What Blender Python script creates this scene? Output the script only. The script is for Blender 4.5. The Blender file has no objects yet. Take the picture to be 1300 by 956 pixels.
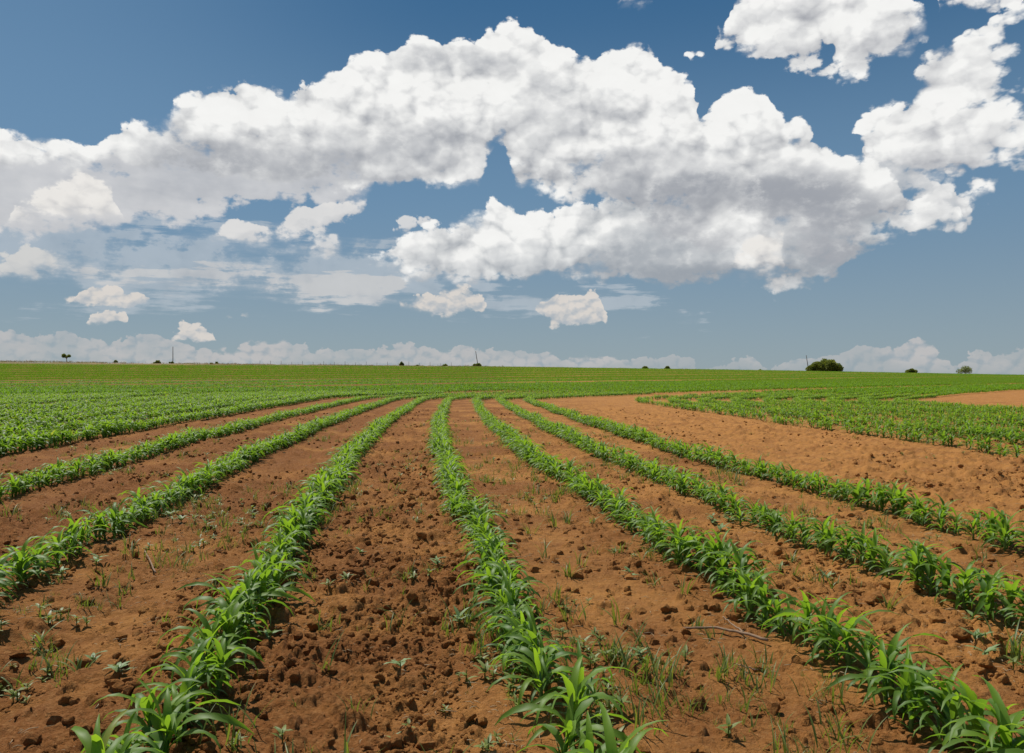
import bpy, math, random
import numpy as np
R = math.radians
random.seed(7)
RNG = np.random.default_rng(11)
C = bpy.context.scene.collection
SC = bpy.context.scene

# ------------------------------------------------------------------ camera
H = 1.45                     # eye height above the near soil
cam = bpy.data.cameras.new('camera'); camo = bpy.data.objects.new('camera', cam); C.objects.link(camo)
camo.location = (0, 0, H); camo.rotation_euler = (R(90), 0, 0)
cam.sensor_width = 36; cam.lens = 36*1000/1300; cam.clip_start = .05; cam.clip_end = 20000
SC.camera = camo

# ------------------------------------------------------------------ world, sun, exposure
SUN_EL, SUN_AZ = 57, -38     # azimuth from +Y, negative = to the left
SC.view_settings.view_transform = 'Standard'; SC.view_settings.look = 'None'
SC.view_settings.exposure = 0; SC.view_settings.gamma = 1
sl = bpy.data.lights.new('sun', 'SUN'); sl.energy = 5.0; sl.angle = R(.5); sl.color = (1, .95, .87)
so = bpy.data.objects.new('sun', sl); C.objects.link(so)
so.rotation_euler = (R(90-SUN_EL), 0, R(180-SUN_AZ)); so.location = (0, 0, 50)

class S:
    """a shader socket with arithmetic"""
    nt = None
    def __init__(s, sock): s.s = sock
    @staticmethod
    def m(op, *a, clamp=False):
        n = S.nt.nodes.new('ShaderNodeMath'); n.operation = op; n.use_clamp = clamp
        for i, v in enumerate(a):
            if isinstance(v, S): S.nt.links.new(v.s, n.inputs[i])
            else: n.inputs[i].default_value = v
        return S(n.outputs[0])
    def __add__(s, o): return S.m('ADD', s, o)
    __radd__ = __add__
    def __sub__(s, o): return S.m('SUBTRACT', s, o)
    def __rsub__(s, o): return S.m('SUBTRACT', o, s)
    def __mul__(s, o): return S.m('MULTIPLY', s, o)
    __rmul__ = __mul__
    def __truediv__(s, o): return S.m('DIVIDE', s, o)
def link(a, b): S.nt.links.new(a.s if isinstance(a, S) else a, b)
def smax(a, b): return S.m('MAXIMUM', a, b)
def smin(a, b): return S.m('MINIMUM', a, b)
def sstep(x, lo, hi):
    n = S.nt.nodes.new('ShaderNodeMapRange'); n.interpolation_type = 'SMOOTHSTEP'
    link(x, n.inputs[0]); n.inputs[1].default_value = lo; n.inputs[2].default_value = hi
    return S(n.outputs[0])
def lin(x, lo, hi, a=0., b=1.):
    n = S.nt.nodes.new('ShaderNodeMapRange')
    link(x, n.inputs[0]); n.inputs[1].default_value = lo; n.inputs[2].default_value = hi
    n.inputs[3].default_value = a; n.inputs[4].default_value = b
    return S(n.outputs[0])
def comb(x, y, z=0.):
    n = S.nt.nodes.new('ShaderNodeCombineXYZ')
    for i, v in enumerate((x, y, z)):
        if isinstance(v, S): link(v, n.inputs[i])
        else: n.inputs[i].default_value = v
    return S(n.outputs[0])
def noise(vec, scale, detail=4, rough=.5, dist=0., out=0, dim='3D'):
    n = S.nt.nodes.new('ShaderNodeTexNoise'); n.noise_dimensions = dim
    link(vec, n.inputs['Vector']); n.inputs['Scale'].default_value = scale
    n.inputs['Detail'].default_value = detail; n.inputs['Roughness'].default_value = rough
    n.inputs['Distortion'].default_value = dist
    return S(n.outputs[out])
def voro(vec, scale, detail=0, rough=.5, feature='F1'):
    n = S.nt.nodes.new('ShaderNodeTexVoronoi'); n.voronoi_dimensions = '2D'; n.feature = feature
    link(vec, n.inputs['Vector']); n.inputs['Scale'].default_value = scale
    n.inputs['Detail'].default_value = detail; n.inputs['Roughness'].default_value = rough
    return S(n.outputs['Distance'])
def mixc(f, a, b):
    n = S.nt.nodes.new('ShaderNodeMix'); n.data_type = 'RGBA'
    if isinstance(f, S): link(f, n.inputs[0])
    else: n.inputs[0].default_value = f
    for k, v in ((6, a), (7, b)):
        if isinstance(v, S): link(v, n.inputs[k])
        else: n.inputs[k].default_value = (*v, 1)
    return S(n.outputs[2])
def scalec(c, f):
    n = S.nt.nodes.new('ShaderNodeVectorMath'); n.operation = 'SCALE'
    if isinstance(c, S): link(c, n.inputs[0])
    else: n.inputs[0].default_value = c
    if isinstance(f, S): link(f, n.inputs['Scale'])
    else: n.inputs['Scale'].default_value = f
    return S(n.outputs[0])
def mulc(c, v):
    n = S.nt.nodes.new('ShaderNodeVectorMath'); n.operation = 'MULTIPLY'
    link(c, n.inputs[0])
    if isinstance(v, S): link(v, n.inputs[1])
    else: n.inputs[1].default_value = v
    return S(n.outputs[0])
def curve(x, pts):
    n = S.nt.nodes.new('ShaderNodeFloatCurve'); link(x, n.inputs['Value'])
    c = n.mapping.curves[0]
    pts = sorted(pts)
    while len(c.points) < len(pts): c.points.new(.5, .5)
    for p, (a, b) in zip(c.points, pts): p.location = (a, b); p.handle_type = 'VECTOR'
    n.mapping.update()
    return S(n.outputs[0])

# cloud outlines as bearing / height tables of the real sky (tangent units x1000, horizon at 478)
def sky_pt(px, py):
    u = (px-650)/1000; az = math.atan(u)
    return az/1.4+.5, (478-py)/1000*math.cos(az)+.1
NIL = 700
def P(*v): return [sky_pt(v[i], v[i+1]) for i in range(0, len(v), 2)]
LAYERS = dict(
  horizon=dict(top=P(-200,425, 0,424, 30,420, 60,425, 90,416, 100,432, 200,428, 235,436, 300,442, 330,432, 360,433, 400,442, 440,440, 480,433,
        520,433, 560,445, 580,436, 620,438, 680,455, 750,452, 790,452, 810,457, 830,458, 878,444, 888,466, 920,458, 960,452, 975,462,
        1000,456, 1040,450, 1070,446, 1090,432, 1120,438, 1150,442, 1165,430, 1190,450, 1205,462, 1240,442, 1270,450, 1300,443, 1500,450),
        bot=P(-300,560, 1700,560), soft=.006, soft2=.006),
  streak=dict(top=P(40,400, 60,338, 120,333, 200,322, 330,331, 400,347, 500,352, 520,372, 530,400), bot=P(40,330, 60,352, 100,362, 200,367, 300,380, 400,389, 500,391, 520,376, 530,330), soft=.03, soft2=.03),
  streak2=dict(top=P(-200,322, 0,322, 40,314, 85,314, 105,318, 115,345, 120,400, 640,400, 650,300,655,400), bot=P(-200,356, 0,356, 60,358, 100,352, 112,346, 120,330, 640,330), soft=.012, soft2=.02),
  puffs=dict(top=P(70,420, 86,386, 110,368, 150,364, 188,376, 196,410, 270,420, 280,402, 298,396, 328,406, 335,420, 498,420, 505,386, 540,372, 585,362, 612,378, 622,410, 640,420, 670,420,
        676,382, 700,373, 760,376, 774,404, 780,420), bot=P(70,380, 86,389, 140,391, 190,389, 197,350, 270,380, 278,406, 330,408, 335,380, 498,380, 508,394, 560,402, 612,398, 622,380, 665,380,
        682,398, 700,414, 772,413, 780,380), soft=.010, soft2=.008),
  puffs2=dict(top=P(105,440, 114,402, 135,390, 165,404, 172,440, 205,450, 212,424, 232,411, 275,424, 284,450, 860,400), bot=P(105,400, 114,412, 168,412, 174,380, 205,410, 210,432, 282,432, 288,400, 860,300), soft=.010, soft2=.008),
  main=dict(top=P(-300,170, 0,158, 40,157, 80,172, 112,184, 120,180, 150,160, 212,152, 218,128, 245,112, 300,96, 350,108, 368,122, 385,98, 432,90, 440,68, 470,58,
        500,66, 520,46, 560,40, 605,56, 612,40, 650,24, 680,30, 700,46, 740,58, 822,60, 850,88, 882,106, 892,138, 905,124, 940,112, 975,122,
        1000,154, 1020,152, 1050,172, 1072,190, 1110,200, 1125,210, 1160,235, 1200,250, 1225,268, 1240,400),
        bot=P(-300,225, 0,222, 60,218, 160,222, 220,230, 280,236, 340,238, 400,236, 462,244, 500,246, 560,240, 612,234, 620,200, 632,188, 645,200, 650,250, 690,256, 760,250,
        820,300, 1060,345, 1100,300, 1200,290, 1225,285, 1240,200), soft=.018, soft2=.03),
  low=dict(top=P(440,420, 452,322, 480,310, 505,300, 560,276, 612,268, 622,252, 660,266, 700,272, 740,256, 800,246, 830,240, 1010,262, 1100,250, 1150,262, 1226,268, 1240,400),
        bot=P(440,250, 455,328, 500,350, 560,358, 640,360, 700,350, 760,358, 800,362, 850,370, 920,373, 1000,369, 1050,364, 1068,350, 1080,318, 1150,300, 1226,288, 1240,200), soft=.018, soft2=.022),
  shelf=dict(top=P(-300,176, 0,174, 120,186, 230,176, 330,172, 470,180, 560,190, 590,300), bot=P(-300,300, 0,300, 60,304, 100,300, 160,292, 230,284, 300,276, 350,274, 420,262, 480,246, 560,232, 600,200), soft=.03, soft2=.02),
  under=dict(top=P(240,400, 262,300, 290,282, 330,270, 380,262, 462,250, 480,340), bot=P(240,270, 270,302, 340,314, 366,306, 400,292, 440,284, 466,262, 480,200), soft=.016, soft2=.016),
  veil=dict(top=P(-300,235, 0,240, 200,262, 330,280, 420,292, 520,318, 640,345, 800,370, 900,400, 960,470), bot=P(-300,392, 0,392, 200,396, 400,396, 560,402, 640,410, 800,412, 900,400, 960,330), soft=.05, soft2=.05),
  bits=dict(top=P(340,400, 372,318, 400,300, 436,298, 452,312, 460,340, 490,340, 500,286, 530,280, 560,284, 600,296, 612,340, 1040,340, 1072,190, 1100,168, 1130,150, 1150,170, 1175,210, 1215,225, 1235,260, 1250,300, 1400,400),
        bot=P(340,280, 375,326, 452,322, 460,280, 490,280, 500,292, 560,296, 605,298, 612,280, 1040,180, 1080,205, 1120,262, 1180,288, 1228,290, 1245,250, 1400,200), soft=.02, soft2=.02),
  rim=dict(top=P(-200,150, 1700,150), bot=P(-200,60, 1700,60), soft=.02, soft2=.02),
  front=dict(top=P(-200,262, 0,292, 20,256, 60,230, 110,220, 145,240, 162,275, 170,400, 520,400, 900,400, 915,372, 935,318, 960,300, 985,288, 998,290, 1000,330, 1005,368, 1012,400), bot=P(-200,300, 0,298, 20,292, 70,286, 160,280, 170,200, 520,200, 900,200, 925,366, 990,370, 1005,368, 1012,200), soft=.02, soft2=.05),
  tops=dict(top=P(780,40, 785,-8, 848,-8, 852,40, 864,100, 870,66, 905,66, 918,44, 905,24, 930,2, 960,-30, 1130,-30, 1160,6, 1180,44, 1184,60, 1190,-60, 1700,-60), bot=P(780,-20, 785,2, 848,2, 852,-20, 864,40, 872,76, 905,84, 925,70, 935,60, 960,80, 1000,82, 1040,95, 1090,101, 1110,86, 1122,75, 1150,72, 1178,48, 1184,20, 1190,10, 1260,14, 1300,6, 1400,0), soft=.02, soft2=.016),
  right=dict(top=P(1050,300, 1070,180, 1100,148, 1135,132, 1158,108, 1170,82, 1200,52, 1240,26, 1262,14, 1300,12, 1500,30, 1700,60),
        bot=P(1050,100, 1070,192, 1130,212, 1160,250, 1240,262, 1300,252, 1500,230, 1700,240), soft=.02, soft2=.02),
)
STR = .1
world = bpy.data.worlds.new('World'); SC.world = world; world.use_nodes = True
nt = world.node_tree; nt.nodes.clear(); S.nt = nt
sky = nt.nodes.new('ShaderNodeTexSky'); sky.sky_type = 'NISHITA'; sky.sun_disc = False
sky.sun_elevation = R(SUN_EL); sky.sun_rotation = R(SUN_AZ); sky.altitude = 1400; sky.dust_density = .6; sky.ozone_density = 2.5
tc = nt.nodes.new('ShaderNodeTexCoord'); sep = nt.nodes.new('ShaderNodeSeparateXYZ')
nt.links.new(tc.outputs['Generated'], sep.inputs[0])
dx, dy, dz = (S(o) for o in sep.outputs)
az = S.m('ARCTAN2', dx, dy)
hyp = smax(S.m('SQRT', dx*dx+dy*dy), .02)
AX = az/1.4+.5
AY = dz/hyp+.1
def cloud_fields(X, Y, fine=True):
    """X in [0,1] = 1.4 rad of bearing, Y = tan(height)+.1; returns billow height, per-layer inside distance"""
    p = comb(X*1.4, Y, 0.)
    w1 = noise(p, 19, 5, .58, out=1)
    n = S.nt.nodes.new('ShaderNodeVectorMath'); n.operation = 'SUBTRACT'; link(w1, n.inputs[0]); n.inputs[1].default_value = (.5, .5, .5)
    wx = nt.nodes.new('ShaderNodeSeparateXYZ'); nt.links.new(n.outputs[0], wx.inputs[0])
    px = X + S(wx.outputs[0])*.026; py = Y + S(wx.outputs[1])*.031
    q = comb(X*1.4+S(wx.outputs[1])*.03, Y*1.25+S(wx.outputs[0])*.03, 0.)
    v1 = voro(q, 15); v2 = voro(q, 36); v3 = voro(q, 85)
    bill = 1.0 - (v1*v1*.75 + v2*v2*.40 + v3*v3*.2)
    return px, py, bill, w1
def inside(layer, px, py):
    t = curve(px, layer['top']); b = curve(px, layer['bot'])
    return t - py, py - b
def small_billow(X, Y):
    wv = noise(comb(X*1.4, Y, 5.), 55, 3, .55, out=1); ws = nt.nodes.new('ShaderNodeSeparateXYZ'); link(wv, ws.inputs[0])
    q = comb(X*1.4+S(ws.outputs[0])*.011, Y*1.3+S(ws.outputs[1])*.011, 0.)
    a = voro(q, 62); b = voro(q, 150)
    return 1.0 - (a*a*.85+b*b*.35)
# three samples: here, and two towards the sun (up-left)
px0, py0, b0, w0 = cloud_fields(AX, AY)
OX, OY = -.010, .014
px1, py1, b1, w1_ = cloud_fields(AX+OX/1.4, AY+OY)
ln = noise(comb(AX*1.4, AY*1.6, 3.), 9, 5, .6)           # broad light and dark
ln2 = noise(comb(AX*1.4, AY*1.5, 7.), 30, 6, .65)
fine_n = noise(comb(AX*1.4, AY*1.3, 1.), 90, 4, .6)
relief = (b0-b1)
sb0 = small_billow(AX, AY); srel = sb0-small_billow(AX-.0035/1.4, AY+.0055)
K = 1/STR
col = S(sky.outputs[0])
# polarised blue overhead, greyer towards the horizon, lighter on the sun's side
ramp = mixc(sstep(AY, .08, .34), (.31, .395, .45), (.165, .285, .42))
ramp = mixc(sstep(AY, .28, .60), ramp, (.042, .135, .275))
ramp = mixc(sstep(AX, .46, .08)*sstep(AY, .2, .45)*.55, ramp, (.17, .30, .46))
col = mixc(.78, mulc(col, mixc(sstep(AY, .08, .4), (.35, .36, .35), (.45, .62, .66))), scalec(ramp, K))
skycol = col
WH = (.90, .90, .885); GR = (.36, .375, .415)
def blob(cx, cy, rx, ry):
    x, y = sky_pt(cx, cy)
    ex = (px0-x)*(1400/rx); ey = (py0-y)*(1000/ry)
    return sstep(ex*ex+ey*ey, 1.25, 0.)
shade = None
for cx, cy, rx, ry, am in ((330,206,160,30,.75), (190,196,150,26,.22), (120,250,250,45,.20), (560,72,90,20,.6), (660,88,60,18,.35), (470,178,90,34,.45), (560,190,90,40,.35),
        (690,150,50,70,.45), (890,252,170,30,1.0), (820,215,110,34,.40), (980,232,120,40,.55), (850,320,110,60,.75), (900,358,130,26,.6), (1050,300,90,75,.75), (1075,340,60,40,.4),
        (720,330,90,22,.35), (1110,265,110,30,.45), (1060,75,90,20,.4), (1000,20,60,18,.25), (1230,60,70,50,.25), (1250,190,60,30,.2), (580,330,90,20,.3), (360,270,120,20,.35),
        (700,205,60,30,-.15), (290,130,70,30,-.2), (520,110,80,25,-.12), (940,150,80,30,-.12), (960,330,45,40,-.7), (610,290,60,25,-.2), (760,90,70,30,-.12)):
    t = blob(cx, cy, rx, ry)*am
    shade = t if shade is None else shade+t
strk = noise(comb(AX*1.4*9, AY*26, 4.), 1, 5, .6)
shade = shade*(sstep(ln2+(b0-.74)*.5, .30, .62)*.75+.45)
def add_layer(col, name, lit=WH, dark=GR, amax=1., erode=.03, base=.35, stretch=False, hole=0., sh=1., rel=1., small=False, streaky=False):
    L = LAYERS[name]
    dt, db = inside(L, px0, py0)
    er = (b0-.74)*erode + (fine_n-.5)*.012
    if small: er = er + (sb0-.72)*.009
    if stretch:
        sn = noise(comb(AX*1.4*5, AY*38, 2.), 1, 6, .62)
        er = (sn-.52)*.17
    wisp = sstep(ln + (ln2-.5)*.5, .48, .72)*2.6 + .45
    at = sstep((dt+er)/wisp, 0., L['soft']*.55); ab = sstep((db+er*(.35 if small else 1.2)+(ln2-.5)*.02)/wisp, 0., L['soft2'])
    a = at*ab
    if hole:
        a = a*sstep(ln + (b0-.74)*.30 + (ln2-.5)*.15, hole, hole+.10)
    if name == 'horizon': a = a*(sstep(ln, .36, .60)*.5+.5)*sstep(AY, .085, .125)
    th = smax(dt, 0.)/smax(dt+db, .004)                    # 0 at the top, 1 at the base
    light = 1.0 - sstep(th, .30, 1.0)*base
    light = light + relief*1.15*rel + (b0-.76)*.22
    light = light + sstep(dt, .05, 0.)*.12 - sstep(ln, .42, .66)*.30 + (ln2-.5)*.14 + (fine_n-.5)*.04
    if small:
        light = 1.0 - sstep(th, .0, 1.0)*base + srel*1.5 + (sb0-.72)*.5 - sstep(ln, .42, .66)*.15 + (ln2-.5)*.3
    if streaky: light = light*.6 + (strk-.5)*1.3 + .30
    if sh: light = light*(1.0 - shade*(sh*.62)) - shade*(sh*.12)
    n = S.nt.nodes.new('ShaderNodeMath'); n.operation = 'SMOOTH_MAX'; link(light, n.inputs[0]); n.inputs[1].default_value = .02; n.inputs[2].default_value = .45
    light = S.m('MULTIPLY', S(n.outputs[0]), 1., clamp=True)
    cc = mixc(light, scalec(dark, K), scalec(lit, K))
    cc = scalec(cc, (ln2-.5)*.10 + (b0-.74)*.06 + 1.)
    return mixc(a*amax, col, cc)
hz = ((.60, .56, .545), (.36, .41, .455))
col = add_layer(col, 'horizon', *hz, amax=.68, erode=.02, base=.7, sh=0, small=True)
col = add_layer(col, 'veil', (.50, .55, .60), (.40, .46, .52), amax=.62, stretch=True, base=.1, sh=0)
col = add_layer(col, 'streak', (.60, .60, .60), (.46, .49, .53), amax=.75, stretch=True, base=.1, sh=0)
col = add_layer(col, 'streak2', (.66, .65, .63), (.42, .46, .50), amax=.85, erode=.04, sh=0)
col = add_layer(col, 'puffs', (.72, .67, .62), (.44, .48, .52), amax=.9, erode=.03, base=.6, sh=0, small=True)
col = add_layer(col, 'puffs2', (.72, .67, .62), (.44, .48, .52), amax=.88, erode=.03, base=.6, sh=0, small=True)
col = add_layer(col, 'bits', lit=(.70, .70, .70), dark=(.38, .42, .47), amax=.9, base=.4, erode=.07, hole=.31)
col = add_layer(col, 'shelf', lit=(.66, .66, .67), dark=(.42, .44, .48), amax=.93, base=.35, erode=.03, sh=.5, rel=.5, streaky=True)
col = add_layer(col, 'under', lit=(.74, .73, .72), dark=(.48, .50, .53), amax=.92, base=.5, erode=.03, sh=0)
col = add_layer(col, 'low', dark=(.30, .335, .38), base=.60, erode=.035)
col = add_layer(col, 'main', dark=(.33, .35, .39), base=.40, erode=.035)
col = add_layer(col, 'front', lit=(.82, .80, .77), base=.45, erode=.03, sh=.3)
col = add_layer(col, 'tops', base=.3, erode=.04)
col = add_layer(col, 'right', base=.25, erode=.06, hole=.345)
bg = nt.nodes.new('ShaderNodeBackground'); bg.inputs['Strength'].default_value = STR
link(col, bg.inputs['Color'])
wo = nt.nodes.new('ShaderNodeOutputWorld'); nt.links.new(bg.outputs[0], wo.inputs[0])
world.cycles.sampling_method = 'MANUAL'; world.cycles.sample_map_resolution = 256
#@@SKYEND

# ------------------------------------------------------------------ numpy noise
def hsh(ix, iy, s):
    with np.errstate(over='ignore'):
        n = (ix.astype(np.int64)*374761393 + iy.astype(np.int64)*668265263 + s*974634777) & 0xffffffff
        n = ((n ^ (n >> 13))*1274126177) & 0xffffffff
        n = ((n ^ (n >> 16))*2246822519) & 0xffffffff
    return ((n >> 8) & 0xffff)/65535.
def vnoise(x, y, s):
    ix = np.floor(x); iy = np.floor(y); fx = x-ix; fy = y-iy
    fx = fx*fx*fx*(fx*(fx*6-15)+10); fy = fy*fy*fy*(fy*(fy*6-15)+10)
    a = hsh(ix, iy, s); b = hsh(ix+1, iy, s); c = hsh(ix, iy+1, s); d = hsh(ix+1, iy+1, s)
    return (a+(b-a)*fx)*(1-fy) + (c+(d-c)*fx)*fy - .5
def fbm(x, y, s, octs=4, g=.5):
    r = 0; a = 1.
    for o in range(octs):
        r = r + a*vnoise(x*(2**o)+o*17.3, y*(2**o)-o*9.1, s+o); a *= g
    return r
def lumps(x, y, cell, s, prob):
    """rounded broken clods: height of the tallest clod over each point"""
    n1 = fbm(x/(cell*.55), y/(cell*.55), s+40, 3, .6); n2 = fbm(x/(cell*.55)+31, y/(cell*.55)+17, s+50, 3, .6)
    X = x/cell+.42*n1; Y = y/cell+.42*n2; ix = np.floor(X); iy = np.floor(Y); out = np.zeros_like(x)
    for ox in (-1, 0, 1):
        for oy in (-1, 0, 1):
            cx = ix+ox; cy = iy+oy
            a = hsh(cx, cy, s); b = hsh(cx, cy, s+1); c = hsh(cx, cy, s+2); k = hsh(cx, cy, s+3)
            r = .22+.42*c*c
            th = k*6.28; ddx = X-(cx+a); ddy = Y-(cy+b)
            u = ddx*np.cos(th)+ddy*np.sin(th); v = (-ddx*np.sin(th)+ddy*np.cos(th))*1.45
            q = 1-(u*u+v*v)/(r*r)
            hgt = np.minimum(np.clip(q, 0, 1)**.6, .45+.5*hsh(cx, cy, s+4)+.5*(u*np.cos(k*40)+v*np.sin(k*40))/r)*r*.52
            out = np.maximum(out, np.where(b*7.1 % 1 < prob, hgt, 0))
    return out*cell*(1+.9*n2)

# ------------------------------------------------------------------ the lie of the land and of the rows
BROW = 300.
def eprime(u):
    return np.interp(u, [-1.2, -.65, -.325, 0, .325, .65, 1.2], [.024, .019, .0150, .0120, .0070, .0010, -.004]) + H/BROW
def ss(t):
    t = np.clip(t, 0, 1); return t*t*(3-2*t)
NEAR_ROWS = [-7.4, -4.8, -2.7, -1.03, .53, 2.05, 3.42, 4.95]
ROWS = NEAR_ROWS + [-7.4-1.55*k for k in range(1, 260)] + [11.0+1.6*k for k in range(9)] + [30.6+1.5*k for k in range(70)]
_r = random.Random(4)
BANKS = [(-18.3, .95)] + [(-18.3-21.5*k+_r.uniform(-2, 2), _r.uniform(.9, 2.3)) for k in range(1, 18)] + [(52+21.5*k, _r.uniform(1.5, 2.5)) for k in range(4)]
ROWS = [L for L in ROWS if not any(abs(L-b) < w_ for b, w_ in BANKS)]
def terrain(x, y):
    x = np.asarray(x, float); y = np.asarray(y, float)
    yy = np.maximum(y, 1.); u = np.clip(x/yy, -1.2, 1.2)
    r = np.minimum(yy, BROW)
    z = r*eprime(u)*ss((r-25)/275)
    over = np.maximum(yy-BROW, 0)
    z = z - over*.02*ss(over/150)
    z = np.where(yy > 3000, np.maximum(z, -60), z)
    F = rowfield(x, y)
    for k, (b, w_) in enumerate(BANKS[1:]):                  # contour banks thrown up across the slope
        z = z + .34*np.exp(-((F-b)/1.3)**2)*ss((y-58)/30)*np.clip((330-y)/30, 0, 1)
    return z + np.where(y > 30, 1, 0)*.05*vnoise(x/14, y/11, 5)*ss((y-30)/40)
GY = [0, 3.5, 4.4, 6.25, 9.1, 14.3, 24, 34, 60, 400]; GV = [-.1, .38, .52, .79, 1.17, 1.85, 2.75, 3.45, 5.2, 29]
XY = [0, 49.5, 62.5, 76, 130, 320]; XV = [2.5-.77*49.5, 2.5, 12.5, 24.7, 84.5, 312]
def rowfield(x, y):
    f1 = x+np.interp(y, GY, GV); f2 = 5.4+.8*(x-np.interp(y, XY, XV))
    k = 3.; h = np.clip(k-np.abs(f1-f2), 0, None)/k
    return np.minimum(f1, f2)-h*h*k*.25
def row_x(L, y):
    x = L - np.interp(y, GY, GV)
    x = np.maximum(x, np.interp(y, XY, XV)+(L-5.4)/.8)
    for _ in range(12): x = x + (L-rowfield(x, y))*.9
    return x
CL = np.array([-9, -7.4, -6.1, -4.8, -3.75, -2.7, -2.3, -1.85, -1.4, -1.03, -.7, -.25, .2, .53, .9, 1.3, 1.7, 2.05, 2.7, 3.42, 4.2, 4.95, 5.6, 8, 11, 30])
CV = np.array([.5, .35, .9, .35, .95, .35, .45, .35, .8, .4, .7, 1., .8, .35, .30, .25, .45, .3, .8, .3, .5, .25, .6, .95, .6, .35])
def micro(x, y):
    d = rowfield(x, y)
    rough = np.interp(d, CL, CV)*(1+.9*vnoise(x/1.3, y/1.3, 77))
    rough = np.clip(rough, .08, 1.3)
    rc = np.clip(rough, 0, 1)
    z = lumps(x, y, .30, 201, .26*rough)*rc*.95
    z = np.maximum(z, lumps(x+3.3, y-1.7, .17, 211, .55*rough)*1.15)
    z = np.maximum(z, lumps(x-2.1, y+5.2, .095, 221, .8*rough+.05)*1.2)
    z = z+lumps(x+1.1, y+2.2, .052, 231, .35+.55*rc)*np.clip(rough*1.4, .45, 1.2)
    z = z + (.040*fbm(x/.42, y/.42, 41, 3, .55) + .024*fbm(x/.07, y/.07, 51, 4, .66))*np.clip(rough*1.2, .4, 1.15)
    z = z + .05*fbm(x/2.4, y/2.4, 61, 2)
    till = ss((d-5.3)/.6)*ss((11.2-d)/.6)
    z = z + till*(.020*np.sin(d*6.283/.62+1.5*vnoise(x/1.5, y/3., 14))+.012*np.sin(d*6.283/.21+x*.3)*(.5+vnoise(x, y, 15)))*ss((40-y)/15)
    # low ridge under each row, wheel track to the left of the second row
    z = z + .012*np.cos((d-.53)/1.55*6.283)
    tr = np.exp(-((d+1.95)/.22)**2)
    z = z - .045*tr + .010*tr*np.sin(y*38+3*vnoise(x*2, y*2, 9))
    return z*np.clip((60-y)/30, 0, 1)
def ground(x, y):
    return terrain(x, y)+micro(np.asarray(x, float), np.asarray(y, float))
def unproject(px, py, z0=0.):
    """a bearing and a dip read off the photograph, turned into a place on the soil"""
    u = (px-650)/1000; v = (478-py)/1000
    Y = np.geomspace(1.5, 299, 4000); e = (terrain(u*Y, Y)+z0-H)/Y
    i = np.argmax(e >= v); return float(u*Y[i]), float(Y[i])

def mesh_np(name, V, F, mat, parent=None, loc=None, rnd=None, smooth=True, N=4):
    """V (n,3), F (m,N) -> linked mesh object"""
    me = bpy.data.meshes.new(name); V = np.asarray(V, np.float32); F = np.asarray(F, np.int32)
    me.vertices.add(len(V)); me.vertices.foreach_set('co', V.ravel())
    me.loops.add(F.size); me.loops.foreach_set('vertex_index', F.ravel())
    me.polygons.add(len(F)); me.polygons.foreach_set('loop_start', np.arange(0, F.size, N, dtype=np.int32))
    me.polygons.foreach_set('use_smooth', np.full(len(F), smooth))
    if rnd is not None:
        at = me.attributes.new('rnd', 'FLOAT', 'POINT'); at.data.foreach_set('value', np.asarray(rnd, np.float32))
    me.update(calc_edges=True); me.materials.append(mat)
    o = bpy.data.objects.new(name, me); C.objects.link(o)
    if parent: o.parent = parent
    if loc is not None: o.location = loc
    return o
def tag(o, label=None, cat=None, group=None, kind=None):
    if label: o['label'] = label
    if cat: o['category'] = cat
    if group: o['group'] = group
    if kind: o['kind'] = kind
    return o
def empty(name, loc, rz=0.):
    o = bpy.data.objects.new(name, None); C.objects.link(o); o.location = loc; o.rotation_euler = (0, 0, rz)
    o.empty_display_size = .1; return o
def copy_tree(o, parent=None):
    c = o.copy(); C.objects.link(c)
    if parent: c.parent = parent
    for ch in list(o.children): copy_tree(ch, c)
    return c

# ------------------------------------------------------------------ materials
def new_mat(name):
    m = bpy.data.materials.new(name); m.use_nodes = True; m.node_tree.nodes.clear(); S.nt = m.node_tree
    return m
def pos():
    n = S.nt.nodes.new('ShaderNodeNewGeometry'); return S(n.outputs['Position'])
def attr(nm):
    n = S.nt.nodes.new('ShaderNodeAttribute'); n.attribute_name = nm; return S(n.outputs['Fac'])
def objrand():
    n = S.nt.nodes.new('ShaderNodeObjectInfo'); return S(n.outputs['Random'])
def principled(col, rough=.9, spec=.3, bump=None, bstr=.5, bdist=.01):
    b = S.nt.nodes.new('ShaderNodeBsdfPrincipled')
    if isinstance(col, S): link(col, b.inputs['Base Color'])
    else: b.inputs['Base Color'].default_value = (*col, 1)
    if isinstance(rough, S): link(rough, b.inputs['Roughness'])
    else: b.inputs['Roughness'].default_value = rough
    b.inputs['Specular IOR Level'].default_value = spec
    if bump is not None:
        n = S.nt.nodes.new('ShaderNodeBump'); link(bump, n.inputs['Height']); n.inputs['Strength'].default_value = bstr
        n.inputs['Distance'].default_value = bdist; S.nt.links.new(n.outputs[0], b.inputs['Normal'])
    return b
def out(sh):
    o = S.nt.nodes.new('ShaderNodeOutputMaterial'); S.nt.links.new(sh, o.inputs[0])
def ramp(x, *stops):
    c = stops[0][1]; prev = stops[0][0]; res = None
    for p_, col_ in stops[1:]:
        a = res if res is not None else c
        res = mixc(sstep(x, prev, p_), a, col_); prev = p_
    return res

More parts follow.
